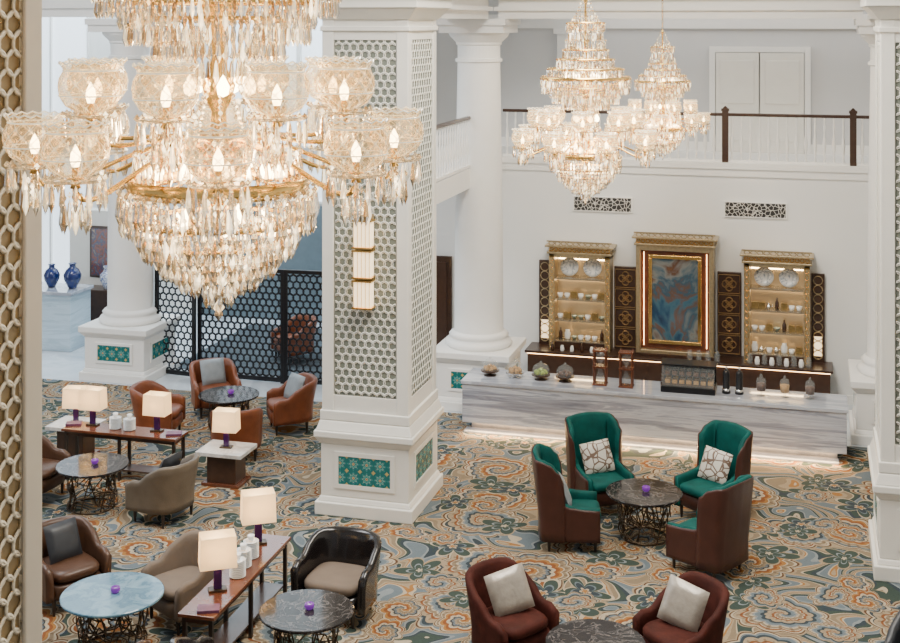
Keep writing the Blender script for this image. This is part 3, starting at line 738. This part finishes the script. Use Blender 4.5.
def place(o,p,q,first=False,label=None,mats=None,sc=None):
    p=Vector((p.x,p.y,FLOOR)); r=face(p,q)
    if first: o.location=p; o.rotation_euler=(0,0,r); return o
    return dup(o,p,r,label,sc,mats)
def pillowmesh(name,mat,s=.19,tk=.065):
    n=10; v=[];f=[]
    for side in (1,-1):
        for i in range(n+1):
            for j in range(n+1):
                a=-1+2*i/n; b=-1+2*j/n
                h=tk*((1-a**4)*(1-b**4))**.6
                pin=1-.10*(1-abs(a))*abs(b)**2 ; pin2=1-.10*(1-abs(b))*abs(a)**2
                v.append((a*s*pin,side*h,b*s*pin2))
    o=(n+1)**2
    for i in range(n):
        for j in range(n):
            q=(i*(n+1)+j,i*(n+1)+j+1,(i+1)*(n+1)+j+1,(i+1)*(n+1)+j)
            f.append(q[::-1]); f.append(tuple(x+o for x in q))
    return MB().add(v,f).mesh(name,mat,True)
def pillow(chair,me,label,dx=0,lift=.435,back=-.08,tilt=.38,rz=.1,sc=1,roll=0):
    r=chair.rotation_euler.z; v=Vector((dx,back,0)); v.rotate(Matrix.Rotation(r,3,'Z'))
    o=OB('cushion',me,None,(chair.location.x+v.x,chair.location.y+v.y,FLOOR+lift+.17*sc),rot=(tilt,roll,r+rz),label=label,category='cushion',group='scatter cushions')
    o.scale=(sc,)*3; return o
pm_pat=pillowmesh('cushion',cushpat); pm_sil=pillowmesh('cushion',silver); pm_ch=pillowmesh('cushion',charc); pm_gb=pillowmesh('cushion',greyblue)

def round_table(label,grp,r,h,mt):
    o=TOP('round_table',label,'table',group=grp)
    MB().lathe([(0,h-.03),(r-.012,h-.03),(r,h-.02),(r,h-.006),(r-.006,h),(0,h)],48).obj('marble_top',mt,o)
    f=MB(); rb=r*.6; rr_=random.Random(3)
    f.tube([(rb*math.cos(i*pi/16),rb*math.sin(i*pi/16),.012) for i in range(32)],.01,6,True)
    f.tube([(rb*1.1*math.cos(i*pi/16),rb*1.1*math.sin(i*pi/16),h-.045) for i in range(32)],.01,6,True)
    for q in range(22):
        a0=rr_.uniform(0,2*pi); zc=rr_.uniform(.13,h-.17); rz_=rr_.uniform(.07,.14); ra=rr_.uniform(.35,.7)
        pts=[]
        for i in range(16):
            t=2*pi*i/16; a=a0+ra*math.cos(t)+.15*math.sin(2*t+q); zz=max(.02,min(h-.05,zc+rz_*math.sin(t)+.03*math.cos(3*t)))
            R_=rb*(1.05+.10*math.sin(t+q)); pts.append((R_*math.cos(a),R_*math.sin(a),zz))
        f.tube(pts,.007,5,True)
    for q in range(7):
        a=2*pi*q/7; f.tube([(rb*1.02*math.cos(a+.5*t/6),rb*1.02*math.sin(a+.5*t/6),.012+(h-.055)*t/6) for t in range(7)],.008,5)
    f.obj('wire_basket_base',bronze,o,smooth=True); return o
cand=None
def candle(p,z):
    global cand
    if cand is None:
        cand=TOP('tealight_holder','small purple glass tealight holder on table','candle',group='purple tealights')
        MB().lathe([(0,0),(.03,0),(.045,.02),(.045,.05),(.035,.055),(.03,.02),(0,.015)],16).obj('glass_cup',M('violet_glass',(.12,.02,.2),.12,es=.25,ecol=(.4,.06,.8)),cand,smooth=True)
        MB().lathe([(0,.016),(.022,.016),(.022,.035),(0,.035)],12).obj('wax',porc,cand)
        c=cand
    else: c=dup(cand,(0,0,0))
    c.location=(p.x,p.y,z)

tc_=P(2.25,15.07)
tb1=round_table('round dark marble table with tangled wire base','round marble tables',.44,.53,dmarb); tb1.location=(tc_.x,tc_.y,FLOOR)
w1=place(wing('teal velvet wing chair with chestnut leather outer shell'),P(1.84,15.95),P(2.15,15.0),True)
w2=place(w1,P(3.16,15.65),P(2.2,14.95))
w3=place(w1,P(1.37,14.9),P(2.4,14.85))
w4=place(w1,P(2.82,14.2),P(1.95,15.1))
pillow(w1,pm_pat,'cream and brown geometric cushion on teal wing chair',rz=-.1,roll=.15); pillow(w2,pm_pat,'cream and brown geometric cushion on teal wing chair',.03,rz=.2,roll=-.1); pillow(w3,pm_gb,'grey-blue cushion on teal wing chair',-.02)
tq=P(1.28,11.43); tb2=dup(tb1,(tq.x,tq.y,FLOOR),.3,'round dark marble table between oxblood armchairs')
r1=place(tub('oxblood velvet tub armchair with curved back','oxblood tub chairs',redv,redv,.79,.50,.31,.18),P(.57,12.2),P(1.25,11.4),True)
r2=place(r1,P(2.12,11.92),P(1.2,11.4))
r3=place(r1,P(4.15,11.3),P(3.4,10.5),mats={redv:charc},label='charcoal tub armchair at carpet edge')
pillow(r1,pm_sil,'silver satin cushion on oxblood armchair',-.02,rz=-.35,sc=1.05,roll=.2,back=-.04); pillow(r2,pm_sil,'silver satin cushion on oxblood armchair',.02,rz=.45,sc=1.05,roll=-.2,back=-.04)
tf=P(-3.23,19.0); tb3=dup(tb1,(tf.x,tf.y,FLOOR),1.0,'round dark marble table among cognac armchairs')
c1=place(tub('cognac leather tub armchair with padded seat','cognac tub chairs',cognac,cognac,.74,.53),P(-3.6,19.85),P(-3.23,19.0),True)
c2=place(c1,P(-2.36,19.05),P(-3.2,18.8)); c3=place(c1,P(-2.93,17.85),P(-3.15,19.2)); c4=place(c1,P(-4.18,18.7),P(-3.1,18.6))
c5=dup(c1,(-6.75,.1,.01),2.4,'cognac leather tub armchair behind the openwork screen')
pillow(c1,pm_gb,'grey-blue cushion on cognac armchair'); pillow(c2,pm_gb,'grey-blue cushion on cognac armchair',rz=.4)
tg=P(-4.4,16.0); tb4=dup(tb1,(tg.x,tg.y,FLOOR),2.0,'round dark marble table with purple tealight')
o1=place(tub('olive grey leather tub armchair beside marble table','lounge tub chairs',olivel,olivel,.74,.53),P(-3.45,15.65),P(-4.6,16.3),True)
o2=place(o1,P(-5.2,16.3),P(-4.3,16.0),mats={olivel:tobacco},label='tobacco leather tub armchair beside marble table')
pillow(o1,pm_ch,'charcoal satin cushion on olive leather armchair')
th=P(-3.22,12.4); tb5=dup(tb1,(th.x,th.y,FLOOR),.5,'round marble table with reflected sky tinted into its top',1.1,{dmarb:bmarb}); tb5.scale=(1.1,1.1,1.0)
o3=place(o1,P(-3.95,13.4),P(-3.1,12.5),mats={olivel:tobacco},label='tobacco leather tub armchair with charcoal cushion')
pillow(o3,pm_ch,'charcoal satin cushion on tobacco leather armchair')
o4=place(o1,P(-2.66,13.0),P(-3.4,12.3),mats={olivel:taupe},label='taupe upholstered tub armchair beside console table')
o5=place(o1,P(-2.95,11.2),P(-3.2,12.3),mats={olivel:tobacco},label='tobacco leather tub armchair below marble table')
ti=P(-1.33,12.05); tb6=dup(tb1,(ti.x,ti.y,FLOOR),1.4,'round dark marble table beside console table')
b1=place(tub('glossy black leather tub armchair with taupe seat','black tub chairs',blackl,taupe,.74,.58,.34),P(-1.12,13.1),P(-1.4,12.3),True)
b2=place(b1,P(-1.95,11.1),P(-1.4,12.0))
for t_,z in ((tb4,.53),(tb5,.53),(tb6,.53),(tb1,.53),(tb3,.53)): candle(t_.location+Vector((.02,.02,0)),FLOOR+z)

def console(label,L,W,h,loc,rz):
    o=TOP('console_table',label,'table',loc,rz,group='console tables')
    MB().box(-L/2,L/2,-W/2,W/2,h-.035,h).obj('table_top',tblwood,o,bevel=.006)
    MB().box(-L/2+.04,L/2-.04,-W/2+.04,W/2-.04,h-.09,h-.035).obj('apron',darkw,o)
    MB().box(-L/2+.06,L/2-.06,-W/2+.06,W/2-.06,.12,.14).obj('lower_shelf',darkw,o)
    lm=MB().box(-.018,.018,-.018,.018,0,h-.035).mesh('leg',legw)
    for x in (-L/2+.05,0,L/2-.05):
        for y in (-W/2+.05,W/2-.05): OB('leg',lm,o,(x,y,0))
    return o
ca=P(-2.06,12.65,FLOOR); console('long mahogany console table with lamps and cups',1.9,.36,.62,ca,pi/2+.02)
cbp=P(-4.27,17.05,FLOOR); console('long mahogany console table with lamps and crockery',1.66,.36,.62,cbp,0)
lampo=None
def lamp(p,z,label,sc=1,rz=0):
    global lampo
    if lampo is None:
        lampo=TOP('table_lamp',label,'lamp',group='table lamps')
        MB().box(-.08,.08,-.05,.05,0,.02).obj('lamp_base',bronze,lampo,bevel=.004)
        MB().box(-.035,.035,-.025,.025,.02,.19).obj('purple_glass_stem',purple,lampo,bevel=.006,label='purple glass block stem')
        MB().box(-.012,.012,-.012,.012,.19,.26).obj('neck',bronze,lampo)
        f=MB(); w,d,z0,z1=.16,.10,.22,.49
        ou=[(-w,-d),(w,-d),(w,d),(-w,d)]; v=[];
        for (s,zz) in ((1,z0),(.95,z1),(.92,z1),(.97,z0)): v+=[(x*s,y*s,zz) for x,y in ou]
        fc=[]
        for a in range(4):
            for i in range(4):
                j=(i+1)%4; b=(a+1)%4; fc.append((a*4+i,a*4+j,b*4+j,b*4+i))
        f.add(v,fc).obj('lamp_shade',shade_m,lampo,bevel=.004)
        MB().lathe([(0,.28),(.018,.295),(.022,.32),(0,.345)],12).obj('bulb',bulb_m,lampo,smooth=True)
        l_=bpy.data.lights.new('bulb_light','POINT'); l_.energy=4.2; l_.color=(1,.72,.42); l_.shadow_soft_size=.03
        lo=bpy.data.objects.new('bulb_light',l_); COL.objects.link(lo); lo.parent=lampo; lo.location=(0,0,.38)
        l=lampo
    else: l=dup(lampo,(0,0,0))
    l.location=(p.x,p.y,z); l.rotation_euler=(0,0,rz); l['label']=label; l.scale=(sc,)*3
for (e,n) in ((-2.19,12.25),(-1.97,13.35)): lamp(P(e,n),.626,'rectangular shade lamp with purple stem on console table',1.08,.55)
for (e,n) in ((-4.74,17.25),(-3.83,17.0)): lamp(P(e,n),.626,'rectangular shade lamp with purple stem on console table',1,.0)
lamp(P(-5.15,17.9),.456,'rectangular shade lamp on side table',1,.2)
et=P(-2.9,16.86,FLOOR)
def sidetab(p,label):
    o=TOP('side_table',label,'table',p,.0,group='side tables')
    MB().box(-.32,.32,-.26,.26,.40,.45).obj('marble_top',wmarb,o,bevel=.006)
    MB().box(-.2,.2,-.16,.16,.04,.40).obj('pedestal',darkw,o,bevel=.006)
    MB().box(-.26,.26,-.2,.2,0,.04).obj('foot',tblwood,o,bevel=.004)
sidetab(et,'white marble-topped side table with dark pedestal'); sidetab(P(-5.15,17.9,FLOOR),'white marble-topped side table behind console')
lamp(et,.456,'rectangular shade lamp with purple stem on marble side table',1.0,.1)
def stack(p,z,n):
    for i in range(n):
        single(plate,'side_plate','white side plate in a stack on console table','plate','stacked side plates',(p.x,p.y,z+i*.017),(0,0,i*.3),.6)
    single(cup,'tea_cup','white tea cup on stacked plates','cup','console tea cups',(p.x,p.y,z+n*.017),sc=.9)
for (e,n) in ((-2.05,12.55),(-2.03,12.78),(-1.99,13.0)): stack(P(e,n),.626,10)
for (e,n) in ((-4.40,17.1),(-4.2,17.04)): stack(P(e,n),.626,9)
bk=MB().box(-.1,.1,-.07,.07,0,.025).mesh('magazine',M('magazine_cover',(.12,.04,.09),.4,var=.5,vs=15))
for (e,n) in ((-2.2,11.84),(-5.0,17.28),(-3.58,16.86)): single(bk,'menu_book','burgundy bound menu book on console table','book','menu books',tuple(P(e,n,.626)),(0,0,.4))

# ------------------------------------------------------------------ chandeliers
def curtain(mb,r,z,l,n,w,k=6,b=True):
    for i in range(n):
        a=2*pi*i/n+random.uniform(-.01,.01); zz=z+random.uniform(-.003,.003)
        mb.drop(r*math.cos(a),r*math.sin(a),zz,l*random.uniform(.97,1.03),w,k)
        if b: mb.bead(r*math.cos(a),r*math.sin(a),zz+w*1.2,w*.85)
def strands(mb,r0,z0,r1,z1,n,m,w,sag=.04):
    for i in range(n):
        a=2*pi*i/n
        for j in range(m):
            t=(j+.5)/m; r=r0+(r1-r0)*t; z=z0+(z1-z0)*t-sag*math.sin(pi*t)
            mb.bead(r*math.cos(a),r*math.sin(a),z,w)
def ring(mb,r,z,h=.02,t=.012,n=48):
    mb.lathe([(r-t,z),(r,z-.1*h),(r+.003,z+h*.5),(r,z+h*1.1),(r-t,z+h),(r-t,z)],n)
CH={}
low=MB()
for (r,z,l,w) in ((.375,-.012,.105,.0125),(.365,-.085,.08,.0115),(.305,-.13,.095,.012),(.285,-.195,.070,.011),(.235,-.215,.085,.012),(.215,-.27,.065,.011),(.165,-.28,.08,.0115),(.145,-.33,.06,.010),(.095,-.34,.07,.011),(.05,-.385,.07,.010)):
    curtain(low,r,z,l,max(8,int(2*pi*r/.031)),w)
for (r0,z0,r1,z1) in ((.36,-.02,.30,-.12),(.30,-.14,.23,-.21),(.23,-.22,.16,-.275),(.16,-.285,.09,-.335)):
    strands(low,r0,z0,r1,z1,int(2*pi*r0/.055),5,.008,.02)
low.bead(0,0,-.455,.024); low.drop(0,0,-.43,.08,.018)
strands(low,.09,.42,.33,.06,14,22,.009)
curtain(low,.315,.13,.095,54,.012); curtain(low,.22,.18,.10,34,.012)
upm=MB()
for (r,z,l,w) in ((.47,.80,.085,.0115),(.455,.73,.075,.010),(.40,.90,.08,.010),(.37,.70,.09,.0115),(.35,.63,.08,.010),(.27,.64,.09,.0115),(.25,.57,.08,.010),(.17,.58,.08,.011),(.10,.50,.10,.011),(.30,1.0,.08,.010),(.24,.95,.08,.010),(.24,1.10,.08,.010),(.21,1.20,.09,.010),(.18,1.29,.09,.010),(.20,1.38,.08,.010),(.12,1.45,.08,.010)):
    curtain(upm,r,z,l,max(10,int(2*pi*r/.029)),w)
strands(upm,.14,1.02,.46,.84,22,16,.008,.09); strands(upm,.04,1.66,.17,1.40,16,10,.008,.05)
strands(upm,.20,.98,.17,1.38,20,14,.009,0)
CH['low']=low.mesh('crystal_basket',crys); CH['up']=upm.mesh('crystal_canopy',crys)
RI=[]
for (r,z,h) in ((.345,-.005,.050),(.31,-.125,.014),(.24,-.21,.010),(.47,.81,.028),(.40,.91,.014),(.37,.71,.020),(.27,.65,.014),(.20,1.39,.014),(.30,1.01,.014),(.24,1.11,.012)):
    g=MB(); ring(g,r,z,h); RI.append(g.mesh('gilt_ring',gold,True))
def spoke(r0,z0,r1,z1):
    g=MB(); g.tube([(r0+(r1-r0)*t/6,0,z0+(z1-z0)*t/6-.03*math.sin(pi*t/6)) for t in range(7)],.006,5); return g.mesh('gilt_bracket',gold,True)
SP=[spoke(*a) for a in ((.03,.10,.345,.01),(.03,.72,.47,.815),(.015,1.32,.20,1.395))]
CH['stem']=MB().lathe([(0,-.1),(.03,-.08),(.045,-.02),(.02,.04),(.03,.08),(.075,.12),(.075,.17),(.035,.2),(.028,.30),(.05,.34),(.065,.40),(.035,.46),(.028,.64),(.075,.69),(.075,.74),(.028,.78),(.02,1.1),(.04,1.14),(.04,1.2),(.015,1.26),(.012,1.6),(.025,1.63),(.01,1.68)],20).mesh('gilt_stem',gold,True)
def wv(i,z): return .005*(1 if i%2 else -1)*(1 if z>.105 else 0)
CH['cup']=MB().lathe([(.02,-.085),(.055,-.078),(.095,-.055),(.118,-.018),(.124,.02),(.120,.052),(.108,.074),(.102,.082),(.108,.095),(.118,.112)],32,wav=wv).mesh('glass_shade',cutg,False)
def hoop(r,z,t,wf=None): 
    q=MB(); q.tube([(r*math.cos(i*pi/16),r*math.sin(i*pi/16),z+(wf(i,.2) if wf else 0)) for i in range(32)],t,4,True); return q
rimm=M('glass_rim_glint',(1,.95,.85),.05,es=.8,ecol=(1,.82,.52),spec=1.0)  # emissive hoops paint bright glints along the glass edges
CH['rim']=hoop(.118,.112,.003,wv).mesh('shade_rim',rimm,True); CH['waist']=hoop(.104,.082,.0035).mesh('shade_waist',rimm,True); CH['belly']=hoop(.120,-.014,.0025).mesh('shade_belly_ring',rimm,True)
CH['bulb']=MB().lathe([(0,-.05),(.012,-.047),(.020,-.02),(.017,.005),(.006,.028),(0,.038)],12).mesh('candle_bulb',bulb_m,True)
def armmesh(R,zc):
    m=MB(); zb=zc-.10; pts=[]
    P0=Vector((.04,0,.14)); P1=Vector((R*.35,0,.30)); P2=Vector((R*.98,0,zb-.22)); P3=Vector((R,0,zb))
    for i in range(15):
        t=i/14; p=P0*(1-t)**3+P1*3*t*(1-t)**2+P2*3*t*t*(1-t)+P3*t**3; pts.append(p)
    m.tube(pts,.0095,6); m.lathe([(0,zb-.02),(.02,zb-.015),(.014,zb),(.03,zb+.012),(.03,zb+.02),(.012,zb+.02),(.012,zb+.06)],12,(R,0,0)); return m
fr=MB()
fr.lathe([(.02,-.085),(.10,-.092),(.112,-.08),(.10,-.085),(.02,-.08)],20)
curtain(fr,.100,-.092,.10,14,.0115); curtain(fr,.045,-.16,.11,7,.012)
strands(fr,.0,-.09,.0,-.24,1,7,.018,0)
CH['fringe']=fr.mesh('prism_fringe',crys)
CH['armL']=armmesh(.68,.19).mesh('candle_arm',gold,True); CH['armU']=armmesh(.50,.39).mesh('candle_arm',gold,True)
CH['inner']=MB().lathe([(0,0),(.02,.01),(.025,.04),(.01,.07),(0,.085)],10).mesh('inner_bulb',bulb_m,True)
def chandelier(loc,label,sc,rz,lpw):
    o=TOP('crystal_chandelier',label,'chandelier',loc,rz,'crystal chandeliers',sc)
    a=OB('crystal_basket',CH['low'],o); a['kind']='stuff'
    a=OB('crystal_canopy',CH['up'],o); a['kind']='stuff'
    for m_ in RI: OB('gilt_ring',m_,o)
    for m_ in SP:
        for i in range(8): OB('gilt_bracket',m_,o,(0,0,0),i*pi/4)
    OB('gilt_stem',CH['stem'],o)
    for n,a0,R,zc,am in ((8,math.radians(-80),.68,.19,'armL'),(8,math.radians(-56),.50,.39,'armU')):
        for i in range(n):
            an=a0+2*pi*i/n
            ar=OB('candle_arm',CH[am],o,(0,0,0),an)
            for nm,ky in (('glass_shade','cup'),('candle_bulb','bulb'),('shade_rim','rim'),('shade_waist','waist'),('shade_belly_ring','belly')):
                q=OB(nm,CH[ky],ar,(R,0,zc)); q.scale=(.94,.94,.94)
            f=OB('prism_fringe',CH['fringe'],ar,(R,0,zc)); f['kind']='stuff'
    for i in range(10): an=i*pi/5; OB('inner_bulb',CH['inner'],o,(.25*math.cos(an),.25*math.sin(an),.05))
    for i in range(5): an=i*pi/2.5; OB('inner_bulb',CH['inner'],o,(.17*math.cos(an),.17*math.sin(an),-.16))
    for i in range(6): an=i*pi/3; OB('inner_bulb',CH['inner'],o,(.2*math.cos(an),.2*math.sin(an),.80))
    for i in range(5): an=i*pi/2.5; OB('inner_bulb',CH['inner'],o,(.12*math.cos(an),.12*math.sin(an),.36))
    mb=MB(); z=1.66; top=(8.99-loc[2])/sc; kk=0
    while z<top-.12:
        ax=kk%2
        pts=[((.016*math.cos(q*pi/4) if ax else 0),(0 if ax else .016*math.cos(q*pi/4)),z+.035*math.sin(q*pi/4)) for q in range(8)]
        mb.tube(pts,.005,4,True); z+=.055; kk+=1
    mb.obj('hanging_chain',gold,o,smooth=True)
    MB().lathe([(0,top-.12),(.03,top-.11),(.08,top-.03),(.09,top),(0,top)],20).obj('ceiling_rose',gold,o,smooth=True)
    l=bpy.data.lights.new('chandelier_glow','POINT'); l.energy=lpw; l.color=(1,.70,.38); l.shadow_soft_size=.2
    lo=bpy.data.objects.new('chandelier_glow',l); COL.objects.link(lo); lo.parent=o; lo.location=(0,0,.2)
p=P(-.89,5.0); chandelier((p.x,p.y,5.35),'huge crystal chandelier with cut-glass cups and gilt rings',1.0,math.radians(15.5),45)
p=P(1.46,14.0); chandelier((p.x,p.y,4.53),'large crystal chandelier with lit cut-glass cups and long chain',1.03,.3,80)
p=P(2.86,17.5); chandelier((p.x,p.y,4.52),'smaller crystal chandelier hanging beside the gallery railing',.80,.7,55)

# ------------------------------------------------------------------ lights, world, camera
def area(loc,sx,sy,e,col,rot=(0,0,0),nm='added_area_light'):
    l=bpy.data.lights.new(nm,'AREA'); l.shape='RECTANGLE'; l.size=sx; l.size_y=sy; l.energy=e; l.color=col
    o=bpy.data.objects.new(nm,l); COL.objects.link(o); o.location=loc; o.rotation_euler=rot
area((0,-9.5,8.8),2.2,6.5,1200,(1,.95,.86))  # unseen fill added under the hall ceiling for even light
area((-8,-9,8.8),3,7,720,(.98,.98,1))  # second unseen fill added over the left side
area((-10,1.0,8.5),9,2.5,620,(.74,.88,1))  # cool light added to stand in for far-left daylight
area((2,1.0,6.6),8,1.2,80,(1,.97,.92))  # added to brighten the dark gallery
area((-15.5,-8,4),10,6,480,(.82,.92,1),(0,-pi/2,0))  # sideways light added to stand in for daylight from the left
area((-.19,-2.99,.115),5.2,.08,80,(1,.64,.30),(-.6,0,0),'counter_underglow')
for x in (-1.6,0,1.6): 
    area((x,-2.0,5.9),.5,.3,24,(1,.84,.62))
w=bpy.data.worlds.new('world'); bpy.context.scene.world=w; w.use_nodes=True
bg=w.node_tree.nodes['Background']; bg.inputs[0].default_value=(.95,.97,1,1); bg.inputs[1].default_value=.44
cam=bpy.data.cameras.new('camera'); co=bpy.data.objects.new('camera',cam); COL.objects.link(co)
cp=P(0,0,6.0); co.location=cp; co.rotation_euler=(pi/2,0,math.atan2(st,ct))
cam.sensor_width=36; cam.lens=1300/900*36; cam.shift_y=-301.5/900; cam.clip_start=.05; cam.clip_end=100
bpy.context.scene.camera=co
